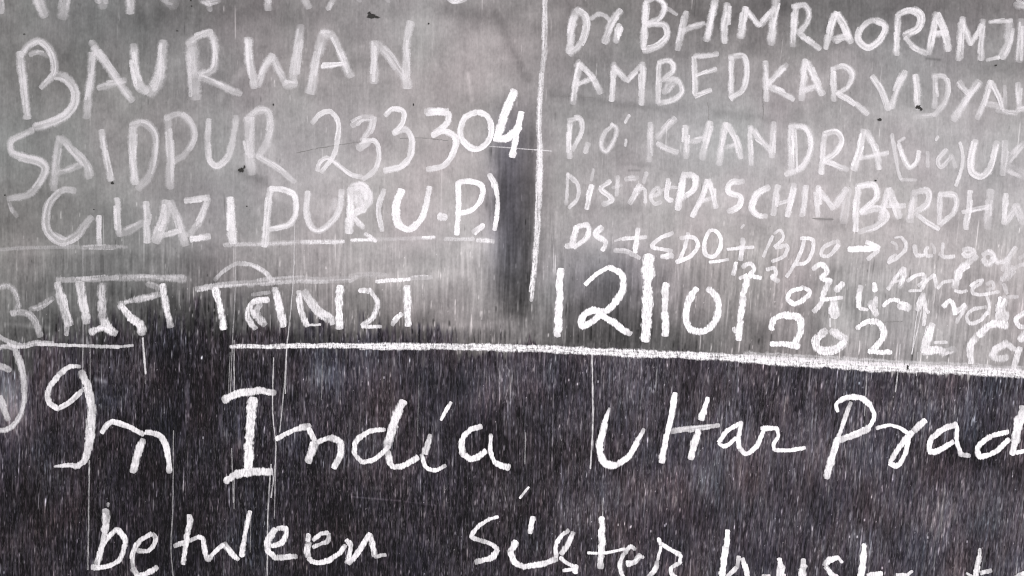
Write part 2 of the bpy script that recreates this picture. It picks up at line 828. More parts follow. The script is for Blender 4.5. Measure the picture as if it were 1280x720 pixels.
S 34 250 : 250,188 310,145 370,150
S 60 240 : 370,185 440,200
L
S 50 248 : 545,100 500,220
S 34 235 : 545,110 555,220 545,330
S 9 225 : 530,130 495,270 460,540
S 30 230 : 560,210 580,235
R 1060 280 5.8
W small pale chalk word leaning upward above the word node | 228 .65 .45
L
S 32 218 : 402,318 340,392 288,475
S 34 232 : 405,320 402,380 368,462
S 18 205 : 305,428 400,402
L
S 26 : 425,415 485,372 548,364
S 28 : 548,366 545,410 505,448
S 26 : 528,475 562,420 622,366
S 24 : 626,366 632,410 642,462
S 18 215 : 440,486 532,482
L
S 24 : 648,468 690,425 758,408
S 40-56 222 : 872,298 812,335 788,400 772,465
S 22 : 772,482 820,494 862,484
L
S 24 : 885,452 930,418 978,402
S 24 : 975,405 960,432 900,468 905,505 985,512 1092,490
S 26 210 : 1002,438 1040,420 1052,458 1002,482
R 1060 350 5.8
W small chalk word node right of the scribble | 225 .6 .45
L
S 32 245 : 688,195 735,150 765,190 775,250
S 34 232 : 770,240 850,180
S 26 222 : 855,190 780,310
L
S 24 : 1000,195 890,220 858,270 880,315 960,290 1010,230
S 22 : 1000,110 1020,170 1010,250
L
S 60 222 : 1130,135 1090,220
S 80 212 : 1100,250 1130,270
S 24 205 : 1150,125 1230,120
L
S 34 : 1290,230 1215,285 1240,335 1290,340
R 1060 350 5.8
W pale chalk bracket and letters cut off at the right edge on the long rule | 225 .65 .5
L
S 50 232 : 1150,325 1040,325 940,400
S 46 228 : 940,390 885,480 885,600
L
S 50 212 : 1150,460 1060,500 1050,560 1150,560
S 40 212 : 1130,450 1200,500
L
S 40 220 : 1245,490 1200,640
S 50 225 : 1300,370 1250,430
# --- fifth line, left: In India
R 0 440 4
W bright looped chalk word In at the left of the dark board | 232 .5 0.43
L
S 20-32 232 : 405,72 350,74 290,118
S 32 : 292,116 248,180 244,245 290,285
S 28 : 285,287 350,250 412,190
S 42 228 : 408,95 445,180 462,270 455,370
S 50 230 : 458,330 450,430 440,490
S 36 : 445,470 425,540 385,572
S 32-10 215 : 390,572 340,565 275,572
L
S 30 238 : 508,402 555,352 640,372 720,412
S 36 : 716,435 690,510 665,600
S 32 : 730,400 800,418 832,470 850,602
R 240 440 4
W bright chalk word India in tall joined letters with a serifed I | 248 .5 0.47
L
S 42 : 155,240 240,205 350,192
S 34 235 : 350,192 412,205
S 52 : 302,230 290,400 278,580
S 34 : 168,645 215,612
S 44 : 215,612 310,598 400,598
L
S 26 : 420,435 490,398 545,380
S 40 225 : 545,378 585,372
S 30 : 585,385 612,440
S 44 228 : 612,455 582,552
S 26 : 625,450 690,425
S 36 : 690,428 742,450 740,520 710,580
L
S 28 : 965,388 890,398 828,440 810,500 850,552
S 26 : 850,552 920,530 985,470
S 46 232 : 1058,245 1005,370 975,480
S 36 : 975,490 1005,570 1070,560 1130,525
L
S 24-46 225 : 1192,412 1182,455 1164,508
S 24 : 1148,510 1170,575 1215,590 1270,568
R 480 440 4
S 22-16 252 : 335,250 285,340
L
S 32 250 : 488,370 430,388 388,445 395,510
S 32 250 : 390,510 440,535 510,495
S 22 250 : 535,410 530,490
S 30 250 : 530,485 560,555 628,578
# --- fifth line: Uttar Prad
R 720 440 4
W bright chalk word Uttar whose two t strokes share one crossbar | 255 .5 0.32
L
S 18-32 : 167,280 142,360
S 34 : 144,355 120,450 118,510
S 40 : 118,505 145,555 200,565
S 32 : 195,566 260,525 305,450
S 32-20 242 : 302,455 338,385
L
S 32 : 494,205 470,350 445,450
S 34 : 446,450 428,552
S 24-34 : 660,228 625,340
S 34 245 : 612,390 590,470 572,535
S 32-24 205 : 475,398 560,382 715,366
L
S 26 : 828,350 760,392 712,450
S 24 : 712,455 740,472 800,430
S 24 : 828,350 812,420 815,480
S 26 : 815,480 850,508 900,470 935,395
L
S 26 : 925,382 1005,380
S 22 : 1005,380 1010,420 985,465 990,488
S 22 : 990,490 1060,492 1145,478
R 960 440 4
W bright chalk letters Prad of the word cut off at the right edge | 250 .5 0.37
L
S 20 : 348,298 342,262 360,240
S 32 : 355,240 400,226 460,228 510,265
S 28 : 508,262 530,320 500,380
S 36 238 : 505,378 440,412 350,440
S 24 240 : 412,250 380,340 350,430
S 36 235 : 348,430 320,520 290,630
L
S 22 : 540,382 610,365 660,382 700,405
S 34 235 : 785,340 720,400
S 32 240 : 720,400 650,480 608,555
S 30 : 606,555 640,572 685,505 702,415
L
S 34 240 : 942,362 870,385 808,440
S 30 : 808,440 808,495 850,490 925,448
S 26 : 945,370 942,440 965,510
S 26 242 : 960,510 1005,520
L
S 28 : 1200,398 1115,420
S 30 : 1115,420 1050,475 1055,520 1130,502 1205,435
S 50 238 : 1278,275 1250,360 1232,450
S 34 240 : 1232,450 1222,508
S 26 242 : 1222,505 1300,492
L
S 30 240 : 1320,470 1400,440 1380,400 1330,450 1360,510 1440,490
# --- bottom line
R 80 580 4
W chalk word between on the bottom line | 240 .5 0.52
L
S 46 205 : 212,235 208,330
S 34 228 : 195,400 172,470 165,505
S 28 : 180,430 225,365 265,328 305,370 308,410
S 28 : 305,405 280,475 220,512 140,515
S 26 205 : 208,330 195,400
S 16 165 : 222,195 222,210
L
S 26 215 : 365,432 430,430 462,370 445,345
S 26 220 : 440,348 375,390 345,460 345,520
S 30 232 : 345,520 375,555 430,540 468,515
L
S 34 232 : 628,255 620,350
S 30 : 618,350 598,500
S 26 215 : 552,410 610,390 672,365
L
S 28 235 : 670,360 695,375 705,430 718,482
S 26 : 718,482 765,430 800,400
S 32 : 800,395 835,440 872,478
S 34 : 890,455 900,400
S 26 : 900,400 915,310 932,235
L
S 28 : 1040,410 1095,385 1112,325 1065,318
S 36 : 1060,325 1022,380 1018,430
S 34 : 1020,430 1060,470
S 30 215 : 1060,465 1110,465 1165,460
R 320 630 8
L
S 60 235 : 525,310 520,360
S 70 228 : 525,390 515,520
S 50 225 : 570,430 640,400 720,370 725,290
S 46 222 : 725,285 650,300 570,360
S 54 240 : 525,540 580,580 690,580 770,545
S 54 230 : 760,540 850,480 895,410
L
S 52 235 : 905,355 950,410 945,480 905,590
S 60 238 : 920,590 1000,510 1070,400 1135,290
S 64 238 : 1140,300 1170,420 1195,520
S 40 238 : 1190,530 1300,505
R 400 580 4
W chalk word sister with a slanted mark above its i | 249 .5 0.43
L
S 18 : 892,264 850,272
S 24 : 850,272 785,318 758,362 800,382
S 24 : 800,380 850,395 890,425
S 32 : 888,425 860,465 778,490
L
S 36 240 : 978,390 950,440
S 32 : 950,440 975,490 1020,512
S 32 : 1015,512 1100,500 1185,472
S 34 : 1068,265 1050,345
S 14 245 : 1045,115 997,170
R 660 630 8
L
S 56 : 285,530 275,430 330,320 410,265
S 60 225 : 450,280 400,410 330,500
S 46 235 : 320,530 390,590 480,630
S 60 : 480,620 470,680
S 40 242 : 350,665 450,650
L
S 66 252 : 735,140 738,260
S 76 252 : 738,260 740,400
S 74 : 735,400 725,640
S 36 250 : 595,488 740,490 970,445
L
S 50 248 : 1075,450 1020,425 960,500
S 48 245 : 960,495 920,590 935,690 970,760
S 56 238 : 985,600 1060,585 1120,500
S 40 215 : 1100,520 1150,530
R 800 630 8
L
S 44 : 185,345 200,400
S 48 248 : 200,390 290,445 400,505
S 34 245 : 205,420 175,560
S 56 240 : 175,570 140,660 70,740
S 44 248 : 405,510 400,580
S 46 248 : 400,580 315,640 320,700 400,760
R 800 630 8
W chalk letters hust rising from the bottom edge | 250 .4 0.285
L
S 60 252 : 872,260 865,420
S 72 250 : 860,420 835,560
S 76 250 : 835,560 815,760
S 50 215 : 985,520 970,640
S 50 225 : 960,630 880,720 860,780
S 52 242 : 1020,540 1055,640 1080,760
R 940 630 8
L
S 60 245 : 270,550 285,620
S 84 242 : 290,620 285,800
S 60 215 : 510,560 515,610
S 80 240 : 515,620 500,760
S 30 215 : 100,715 180,715
L
S 36 238 : 900,580 850,525
S 60 245 : 850,535 760,570 735,620
S 56 245 : 735,625 780,690 860,740
L
S 60 250 : 1115,410 1120,480
S 84 252 : 1115,490 1100,640 1085,780
S 50 245 : 1150,710 1300,690
R 1120 630 8
L
S 40 235 : 0,708 100,706
S 40 235 : 100,715 155,670
W chalk letter t rising from the bottom right corner | 240 .4 .5
L
S 44 : 835,450 832,520
S 62 : 830,520 805,640 790,760
S 30 225 : 700,690 760,720
S 50 235 : 840,690 950,660
L
S 60 235 : 1190,740 1260,700 1340,690
"""
# ------------------------------------------------------------------ reading the hand-written strokes
def catmull(pts, step):
    P = np.array(pts, float)
    if len(P) == 2:
        n = max(2, int(np.hypot(*(P[1] - P[0])) / step) + 1)
        t = np.linspace(0, 1, n)[:, None]
        return P[0] * (1 - t) + P[1] * t
    closed = np.hypot(*(P[0] - P[-1])) < 0.3
    a = P[-2] if closed else 2 * P[0] - P[1]
    b = P[1] if closed else 2 * P[-1] - P[-2]
    Q = np.vstack([a, P, b])
    out = []
    for i in range(1, len(Q) - 2):
        p0, p1, p2, p3 = Q[i - 1], Q[i], Q[i + 1], Q[i + 2]
        d0 = max(np.hypot(*(p1 - p0)), .1) ** .5
        d1 = max(np.hypot(*(p2 - p1)), .1) ** .5
        d2 = max(np.hypot(*(p3 - p2)), .1) ** .5
        m1 = d1 * ((p1 - p0) / d0 - (p2 - p0) / (d0 + d1) + (p2 - p1) / d1) if d0 else p2 - p1
        m2 = d1 * ((p2 - p1) / d1 - (p3 - p1) / (d1 + d2) + (p3 - p2) / d2) if d2 else p2 - p1
        n = max(2, int(np.hypot(*(p2 - p1)) / step) + 1)
        t = np.linspace(0, 1, n, endpoint=False)[:, None]
        h = (2*t**3-3*t**2+1)*p1 + (t**3-2*t**2+t)*m1 + (-2*t**3+3*t**2)*p2 + (t**3-t**2)*m2
        out.append(h)
    out.append(P[-1:])
    return np.vstack(out)

class Stroke:
    pass

def parse(text):
    words, ox, oy, sc = [], 0, 0, 1
    for ln in text.strip().splitlines():
        ln = ln.strip()
        if not ln or ln[0] == '#':
            continue
        if ln[0] == 'R':
            ox, oy, sc = map(float, ln.split()[1:])
        elif ln[0] == 'W':
            lab, st = ln[1:].split('|')
            tone, soft, grain = map(float, st.split())
            words.append(dict(label=lab.strip(), tone=tone, soft=soft, grain=grain, letters=[]))
        elif ln[0] == 'L':
            words[-1]['letters'].append([])
        else:
            head, pts = ln[1:].split(':')
            h = head.split()
            s = Stroke()
            ww = h[0].split('-')
            s.w = float(ww[0]) / sc
            s.w2 = float(ww[-1]) / sc
            s.tone = float(h[1]) if len(h) > 1 else words[-1]['tone']
            s.soft, s.grain = words[-1]['soft'], words[-1]['grain']
            k_ = words[-1]['label']
            if 'horizontal chalk rule' in k_: s.rag = .55
            if any(q_ in k_ for q_ in ('small smeared', 'small pale', 'word node', 'bracket and letters', 'tiny thin', 'uneven small', 'thin faint chalk word')):
                s.w *= 1.24; s.w2 *= 1.24; s.tone = min(255, s.tone + 10)
            elif 'right address' in k_ or 'P.O.' in k_:
                s.w *= 1.06; s.w2 *= 1.06; s.tone -= 3; s.soft = .8
            s.pts = [(ox + float(a) / sc, oy + float(b) / sc) for a, b in (p.split(',') for p in pts.split())]
            s.line = catmull(s.pts, 1.6)
            if not words[-1]['letters']:
                words[-1]['letters'].append([])
            words[-1]['letters'][-1].append(s)
    return words

WORDS = parse(STROKES)

def passes(s):
    """a broad stroke was rubbed over more than once: narrower, brighter or fainter drags inside it"""
    out = []
    if s.w < 6.5 or len(s.line) < 8 or s.tone > 246: return out
    n = 3 if s.w > 9 else 2
    t = np.gradient(s.line, axis=0); t /= np.maximum(np.hypot(t[:, 0], t[:, 1]), 1e-6)[:, None]
    nor = np.stack([-t[:, 1], t[:, 0]], -1)
    for k in range(n):
        m = len(s.line)
        a = int(m * rng.uniform(0, .45)); b = int(m * rng.uniform(.55, 1.0))
        if b - a < 5: continue
        o = s.w * (rng.uniform(-.42, .42) + rng.uniform(-.12, .12) * np.linspace(-1, 1, b - a))[:, None]
        p = Stroke()
        p.w = s.w * rng.uniform(.28, .60); p.w2 = p.w * rng.uniform(.4, 1.1)
        p.tone = min(252, s.tone + rng.uniform(-4, 13)); p.soft, p.grain = s.soft, min(1, s.grain + .25)
        p.line = s.line[a:b] + nor[a:b] * o
        out.append(p)
    return out

# ------------------------------------------------------------------ the dust sheet itself
tone = base.copy()
lower = below
streaky = np.clip(lower + (1 - lower) * np.interp(PY, [270, 300, 340, 410], [0.05, 0.22, 0.42, 0.55])[:, None], 0, 1)
patch = blur(rng.standard_normal((NY, NX)), 26, 20); patch /= patch.std()
patch2 = blur(rng.standard_normal((NY, NX)), 9, 14); patch2 /= patch2.std()
def dab(x0, y0, x1, y1, w, dv):
    """one wipe or smudge of dust, added or taken away along a line"""
    n = max(2, int(math.hypot(x1 - x0, y1 - y0) / 0.5))
    m = np.zeros((NY, NX))
    lo_x, hi_x = min(x0, x1) - 3.2 * w, max(x0, x1) + 3.2 * w
    lo_y, hi_y = min(y0, y1) - 3.2 * w, max(y0, y1) + 3.2 * w
    i = slice(*np.searchsorted(PY, [lo_y, hi_y])); j = slice(*np.searchsorted(PX, [lo_x, hi_x]))
    gx_, gy_ = PX[None, j], PY[i, None]
    if gx_.size == 0 or gy_.size == 0: return m
    l2 = max((x1 - x0) ** 2 + (y1 - y0) ** 2, 1e-6)
    u = np.clip(((gx_ - x0) * (x1 - x0) + (gy_ - y0) * (y1 - y0)) / l2, 0, 1)
    d2 = (gx_ - x0 - u * (x1 - x0)) ** 2 + (gy_ - y0 - u * (y1 - y0)) ** 2
    m[i, j] = dv * np.exp(-d2 / (2 * w * w))
    return m
cx0 = np.interp(PY, [120, 200, 250, 330, 400], [628, 624, 620, 627, 632]) + 3 * np.interp(PY, PY, noise(3, 9)[:, 50])
cx1 = np.interp(PY, [0, 240, 380, 400], [674, 670, 662, 660])
colm = smooth(PX[None, :] - cx0[:, None] + 3.5 * shear(noise(1.0, 10)), -11, 10) * (1 - smooth(PX[None, :] - cx1[:, None], -6, 2))
colm = colm * np.interp(PY, [118, 165, 215, 392, 412], [0, .7, .95, .95, 0])[:, None]
ct = np.interp(PY, [110, 165, 220, 280, 340, 400], [125, 104, 96, 90, 82, 72])[:, None] + 4 * shear(noise(0.8, 14)) + 4 * noise(7, 12)
tone = tone * (1 - .9 * colm) + ct * .9 * colm
# cloth-wiped veils in the upper band
up = 1 - lower
tilt = noise(16, 5); cloud = noise(22, 16)
tone += up * (2.0 * noise(40, 9) + 3.4 * cloud + 2.6 * noise(8, 8) + 2.2 * tilt * smooth(cloud, -.4, 1.2) + 2.4 * noise(3, 4) + 2.6 * noise(0.9, 1.1) + 1.8 * noise(0.7, 11))
for _ in range(70):                                  # short arcs left by the wiping cloth
    x, y, L_ = rng.uniform(0, 1280), rng.uniform(-20, 400), rng.uniform(25, 110)
    a_ = rng.normal(-.25, .5) if rng.random() < .6 else rng.normal(1.5, .25)
    tone += up * dab(x, y, x + L_ * math.cos(a_), y + L_ * math.sin(a_), rng.uniform(1.5, 7), rng.normal(1.5, 6.5))
tone += up * smooth(PY[:, None] + 22 * patch2, 265, 350) * (5.5 * shear(noise(0.75, 9)) + 3.5 * shear(noise(1.1, 22)) + 3.0 * patch2)
# lower board: vertical grain left by a dry duster
fine = shear(noise(0.5, 6)); long_ = shear(noise(0.8, 22)); wide = shear(noise(4.5, 30))
tone += lower * (4.0 * patch + 3.6 * patch2 + 3.0 * wide)
fine2 = shear(noise(0.4, 2.6))
tone += lower * (8.0 * np.clip(fine, -1.4, 3) + 4.5 * np.clip(long_, -1.5, 3) + 11.0 * np.clip(fine2, -1.3, 3))

def stamp(n, mean_len, amp_mean, sig, weight, top):
    lay = np.zeros((NY, NX))
    x0 = rng.uniform(M0X + 4, M1X - 4, n); y0 = rng.uniform(M0Y, M1Y, n)
    ix = ((x0 - M0X) / HX).astype(int); iy = np.clip((y0 - M0Y).astype(int), 0, NY - 1)
    keep = rng.random(n) < weight[iy, ix]
    x0, y0 = x0[keep], y0[keep]
    n = len(x0)
    L = np.clip(rng.lognormal(math.log(mean_len), 0.55, n), 4, 130)
    A = np.clip(rng.exponential(amp_mean, n) + 0.35 * amp_mean, 0, top)
    S = sig * rng.uniform(0.75, 1.35, n)
    K = lean(x0) + rng.normal(0, 0.012, n)
    for k in range(int(L.max()) + 1):
        m = L > k
        if not m.any():
            break
        t = (k + .5) / L[m]
        prof = np.clip(np.sin(np.pi * np.clip(t, 0, 1)), 0, 1) ** 0.45
        y = y0[m] + k - L[m] / 2
        x = x0[m] - K[m] * (k - L[m] / 2)
        jy = np.round(y - M0Y).astype(int)
        jx = np.floor((x - M0X) / HX).astype(int)
        ok = (jy >= 0) & (jy < NY)
        for dx in (-3, -2, -1, 0, 1, 2, 3):
            jj = jx + dx
            o2 = ok & (jj >= 0) & (jj < NX)
            v = A[m] * prof * np.exp(-0.5 * ((jj * HX + M0X - x) / S[m]) ** 2)
            np.maximum.at(lay, (jy[o2], jj[o2]), v[o2])
    return lay
dens = np.clip(0.74 + 0.13 * patch + 0.11 * patch2, 0.3, 1.0)
brk = smooth(shear(noise(0.5, 2.2)), -1.2, 0.9)
tone += stamp(60000, 6, 22, 0.36, lower * dens, 120) * (0.3 + 0.8 * brk)
tone += stamp(20000, 12, 25, 0.36, lower * dens, 125) * (0.25 + 0.85 * brk)
tone += stamp(2600, 30, 32, 0.42, lower * dens * np.interp(PX, [0, 300, 500, 1280], [.4, .6, 1, 1])[None, :], 120) * (0.35 + 0.65 * brk)
tone += stamp(26000, 8, 13, 0.42, up * streaky * dens, 60) * (0.4 + 0.7 * brk)
tone += stamp(4500, 26, 13, 0.42, up * streaky * dens, 60)
tone -= stamp(9000, 9, 9, 0.45, up * streaky * dens, 45)
tone -= stamp(9000, 12, 10, 0.6, lower * dens, 22)
seam = np.exp(-((PY[:, None] - edge_y[None, :] + 4) / 24) ** 2) * np.interp(PX, [0, 640, 690, 1280], [1, 1, .3, .3])[None, :]
tone += stamp(16000, 12, 34, 0.5, seam, 110) * (0.3 + 0.7 * brk)
tone -= stamp(9000, 14, 24, 0.7, seam * (1 - below), 60) * (0.3 + 0.7 * brk)

for a in [(690,118,830,137,3.5,-13),(895,140,960,149,4,-11),(1020,274,1040,274,1,-32),(1158,73,1175,75,1.2,-24),
          (300,216,330,226,5,-22),(560,14,640,22,7,-16),(1225,85,1280,80,10,-10),(600,12,630,40,9,-9),(730,256,812,262,4,-10),
          (1090,138,1150,146,7,9),(845,38,990,5,14,-7),(650,160,652,370,6,-4),(640,405,690,425,7,14),(1040,283,1130,276,5,-9),
          (786,213,800,213,1,-22),(776,205,812,207,2,-9),(545,345,590,340,5,9),(40,325,120,322,8,-6),(155,318,245,330,8,-10),
          (1040,345,1060,380,9,-12),(1210,345,1255,350,8,-14),(930,400,960,420,7,-9),(985,395,1020,410,8,-9),
          (150,390,156,410,8,14),(330,415,420,408,6,9),(430,412,560,410,4,8),(520,408,640,405,4,16),
          (5,505,20,520,13,34),(15,545,10,470,9,22),(125,462,190,455,5,12),(1030,400,1085,425,6,8),
          (410,470,520,455,10,14),(590,470,620,540,9,8),(880,590,910,600,12,12),(975,505,985,520,10,12),(380,462,520,490,14,10),(480,520,505,470,12,9),(560,500,640,470,16,8),(860,585,960,560,16,9),(1010,575,1120,560,22,9),(745,630,900,610,20,8),(1110,630,1200,650,18,7),(700,560,720,600,14,-9),(880,490,960,520,12,-8),(1120,545,1230,570,14,-9),(300,560,420,600,22,-5),(180,540,260,600,16,-6)]:
    tone += dab(*a)
# erased ghosts of older chalk lines
for a in [(235,477,234,520,1.8,42),(234,520,217,575,2.6,34),(440,621,500,626,0.7,34),(500,626,545,632,0.7,18),
          (120,474,131,477,2.2,60),(275,520,277,545,1.5,40),(298,520,299,560,1.3,50),
          (10,405,60,410,2,20),(70,420,110,428,4,18),(20,318,160,312,3,10),(585,92,590,125,2,22),(615,95,640,110,6,8),
          (360,600,364,640,1.2,32),(225,520,233,490,2,25),(620,640,622,690,2,16)]:
    tone += dab(*a)
# flecks of chalk and pits
for _ in range(420):
    x, y = rng.uniform(0, 1280), rng.uniform(300, 720)
    i, j = int(y) - M0Y, int((x - M0X) / HX)
    v = rng.uniform(25, 120) * (1 if rng.random() < .75 else 1.3)
    if lower[i, j] < .5: v *= .45
    tone[i, j] += v
    if rng.random() < .45: tone[i, j + 1] += v * .7; tone[i + 1, j] += v * .6
for x, y in [(252,447),(253,446),(252,448),(254,547),(711,475),(788,659),(789,658),(773,656),(831,657),(814,664),(913,535),(722,480),(748,477),(1160,672),(1209,677),(1081,650),(1062,671),(1072,671),(1082,680),(480,472),(1103,710),(833,655),(1074,479)]:
    i, j = y - M0Y, int((x - M0X) / HX)
    tone[i-1:i+2, j-1:j+2] += 95
    tone[i, j] += 40
for _ in range(160):
    x, y = rng.uniform(0, 1280), rng.uniform(0, 320)
    tone[int(y) - M0Y, int((x - M0X) / HX)] -= rng.uniform(8, 45)
# loose dust pushed off the strokes into the surface round them
halo = np.zeros((NY, NX))
for w in WORDS:
    for L in w['letters']:
        for s in L:
            q = s.line
            r = s.w * 0.5
            for a in np.linspace(-0.8, 0.8, max(2, int(s.w / 1.5))):
                xi = np.round((q[:, 0] + a * r * 0.9 - M0X) / HX).astype(int); yi = np.round(q[:, 1] + a * r * 0.5 - M0Y).astype(int)
                ok = (xi >= 0) & (xi < NX) & (yi >= 0) & (yi < NY)
                np.maximum.at(halo, (yi[ok], xi[ok]), np.clip((s.tone - 120) / 130, 0.2, 1))
tone += up * 24 * np.clip(blur(halo, 3.5, 6), 0, 1) + up * 10 * np.clip(blur(halo, 16, 10), 0, 1) - up * 4
tone += lower * 7 * np.clip(blur(halo, 2, 8), 0, 1)
tone = np.clip(tone, 13, 238)

alb = lin(tone) / LIGHT
# the slate shows bluish-purple where dust is thin, the dust itself warm to greenish grey
warm = blur(rng.standard_normal((NY, NX)), 60, 45); warm /= warm.std()
warm2 = blur(rng.standard_normal((NY, NX)), 14, 22); warm2 /= warm2.std()
gx = np.interp(PX, [0, 150, 260, 560, 1280], [-0.4, 0.0, 0.6, 0.65, 0.6])[None, :]
blue = np.exp(-((PX[None, :] - 636) / 22) ** 2) * smooth(PY[:, None], 110, 200) * (1 - smooth(PY[:, None], 300, 400))
blue = blue + 0.5 * np.exp(-((PX[None, :] - 760) / 70) ** 2 - ((PY[:, None] - 350) / 40) ** 2)
tu = gx + 0.35 * warm + 0.25 * warm2
thin = np.clip(1 - tone / 110.0, 0, 1)
ch1 = shear(noise(0.7, 7)); ch2 = noise(13, 16); ch3 = shear(noise(0.7, 7))
R = 1 + up * (0.034 + 0.022 * tu) - 0.05 * blue + lower * (0.012 + 0.03 * warm2 * thin + 0.05 * thin)
G = 1 - up * (0.010 + 0.020 * tu) - 0.03 * blue - lower * (0.07 + 0.12 * thin)
B = 1 - up * (0.016 - 0.012 * gx + 0.012 * warm) + 0.10 * blue + lower * (0.04 + 0.14 * thin - 0.05 * warm2 * thin)
GRIT = lower * dens * 0.15 * np.interp(PX, [0, 400, 900, 1280], [0.75, 0.85, 1.1, 1.0])[None, :] + up * streaky * 0.05
R = R * (1 + lower * (0.030 * ch1 + 0.042 * ch2))
B = B * (1 + lower * (0.030 * ch3 - 0.012 * ch2))
G = G * (1 - lower * 0.012)
RGB = np.stack([alb * R, alb * G, alb * B], -1)

# ------------------------------------------------------------------ materials
def nodes_of(name):
    m = bpy.data.materials.new(name)
    m.use_nodes = True
    nt = m.node_tree
    for n in list(nt.nodes): nt.nodes.remove(n)
    out = nt.nodes.new("ShaderNodeOutputMaterial")
    return m, nt, out
def N(nt, kind, **kw):
    n = nt.nodes.new(kind)
    for k, v in kw.items(): setattr(n, k, v)
    return n
def math_(nt, op, a, b=None, c=None, clamp=False):
    n = N(nt, "ShaderNodeMath", operation=op, use_clamp=clamp)
    for i, v in enumerate((a, b, c)):
        if v is None: continue
        if isinstance(v, (int, float)): n.inputs[i].default_value = v
        else: nt.links.new(v, n.inputs[i])
    return n.outputs[0]
def attr(nt, name):
    return N(nt, "ShaderNodeAttribute", attribute_name=name)
def noise_at(nt, vec, scale, detail=2.0, rough=0.55):
    n = N(nt, "ShaderNodeTexNoise")
    n.inputs["Scale"].default_value = scale
    n.inputs["Detail"].default_value = detail
    n.inputs["Roughness"].default_value = rough
    nt.links.new(vec, n.inputs["Vector"])
    return n.outputs["Fac"]
def scaled(nt, vec, s):
    n = N(nt, "ShaderNodeVectorMath", operation="MULTIPLY")
    nt.links.new(vec, n.inputs[0]); n.inputs[1].default_value = s
    return n.outputs[0]
def sstep(nt, v, lo, hi):
    n = N(nt, "ShaderNodeMapRange", interpolation_type="SMOOTHSTEP")
    nt.links.new(v, n.inputs["Value"])
    for key, x in (("From Min", lo), ("From Max", hi)):
        if isinstance(x, (int, float)): n.inputs[key].default_value = x
        else: nt.links.new(x, n.inputs[key])
    return n.outputs["Result"]

def board_material():
    m, nt, out = nodes_of("dusty_blackboard_paint")
    pos = N(nt, "ShaderNodeNewGeometry").outputs["Position"]
    c = attr(nt, "dust").outputs["Color"]
    g1 = noise_at(nt, scaled(nt, pos, (900, 900, 160)), 1.0, 2)
    g2 = noise_at(nt, scaled(nt, pos, (700, 700, 700)), 1.0, 1)
    g = math_(nt, "ADD", math_(nt, "MULTIPLY", g1, 0.34), math_(nt, "MULTIPLY", g2, 0.16))
    g = math_(nt, "ADD", g, 0.75)
    sep = N(nt, "ShaderNodeSeparateXYZ"); nt.links.new(pos, sep.inputs[0])
    lx = math_(nt, "SUBTRACT", sep.outputs[0], math_(nt, "MULTIPLY", math_(nt, "SUBTRACT", sep.outputs[2], MID), attr(nt, "lean").outputs["Fac"]))
    cmb = N(nt, "ShaderNodeCombineXYZ")
    nt.links.new(lx, cmb.inputs[0]); nt.links.new(sep.outputs[2], cmb.inputs[2])
    s1 = sstep(nt, noise_at(nt, scaled(nt, cmb.outputs[0], (1300, 1, 150)), 1.0, 2.0, 0.6), 0.53, 0.80)
    s2 = sstep(nt, noise_at(nt, scaled(nt, cmb.outputs[0], (900, 1, 50)), 1.0, 1.5, 0.6), 0.55, 0.80)
    grit = math_(nt, "MULTIPLY", math_(nt, "ADD", s1, math_(nt, "MULTIPLY", s2, 0.5)), attr(nt, "grit").outputs["Fac"])
    mul = N(nt, "ShaderNodeVectorMath", operation="SCALE")
    nt.links.new(c, mul.inputs[0]); nt.links.new(g, mul.inputs["Scale"])
    b = N(nt, "ShaderNodeBsdfPrincipled")
    addv = N(nt, "ShaderNodeVectorMath", operation="ADD")
    tint = N(nt, "ShaderNodeVectorMath", operation="SCALE")
    tint.inputs[0].default_value = (1.0, 0.95, 1.0)
    nt.links.new(grit, tint.inputs["Scale"])
    nt.links.new(mul.outputs[0], addv.inputs[0]); nt.links.new(tint.outputs[0], addv.inputs[1])
    nt.links.new(addv.outputs[0], b.inputs["Base Color"])
    b.inputs["Roughness"].default_value = 0.78
    b.inputs["Specular IOR Level"].default_value = 0.12
    bump = N(nt, "ShaderNodeBump")
    bump.inputs["Strength"].default_value = 0.22
    bump.inputs["Distance"].default_value = 0.0006
    h = math_(nt, "ADD", noise_at(nt, scaled(nt, pos, (420, 420, 90)), 1.0, 3), math_(nt, "MULTIPLY", noise_at(nt, pos, 55.0, 3), 1.2))
    nt.links.new(h, bump.inputs["Height"])
    nt.links.new(bump.outputs[0], b.inputs["Normal"])
    nt.links.new(b.outputs[0], out.inputs[0])
    return m

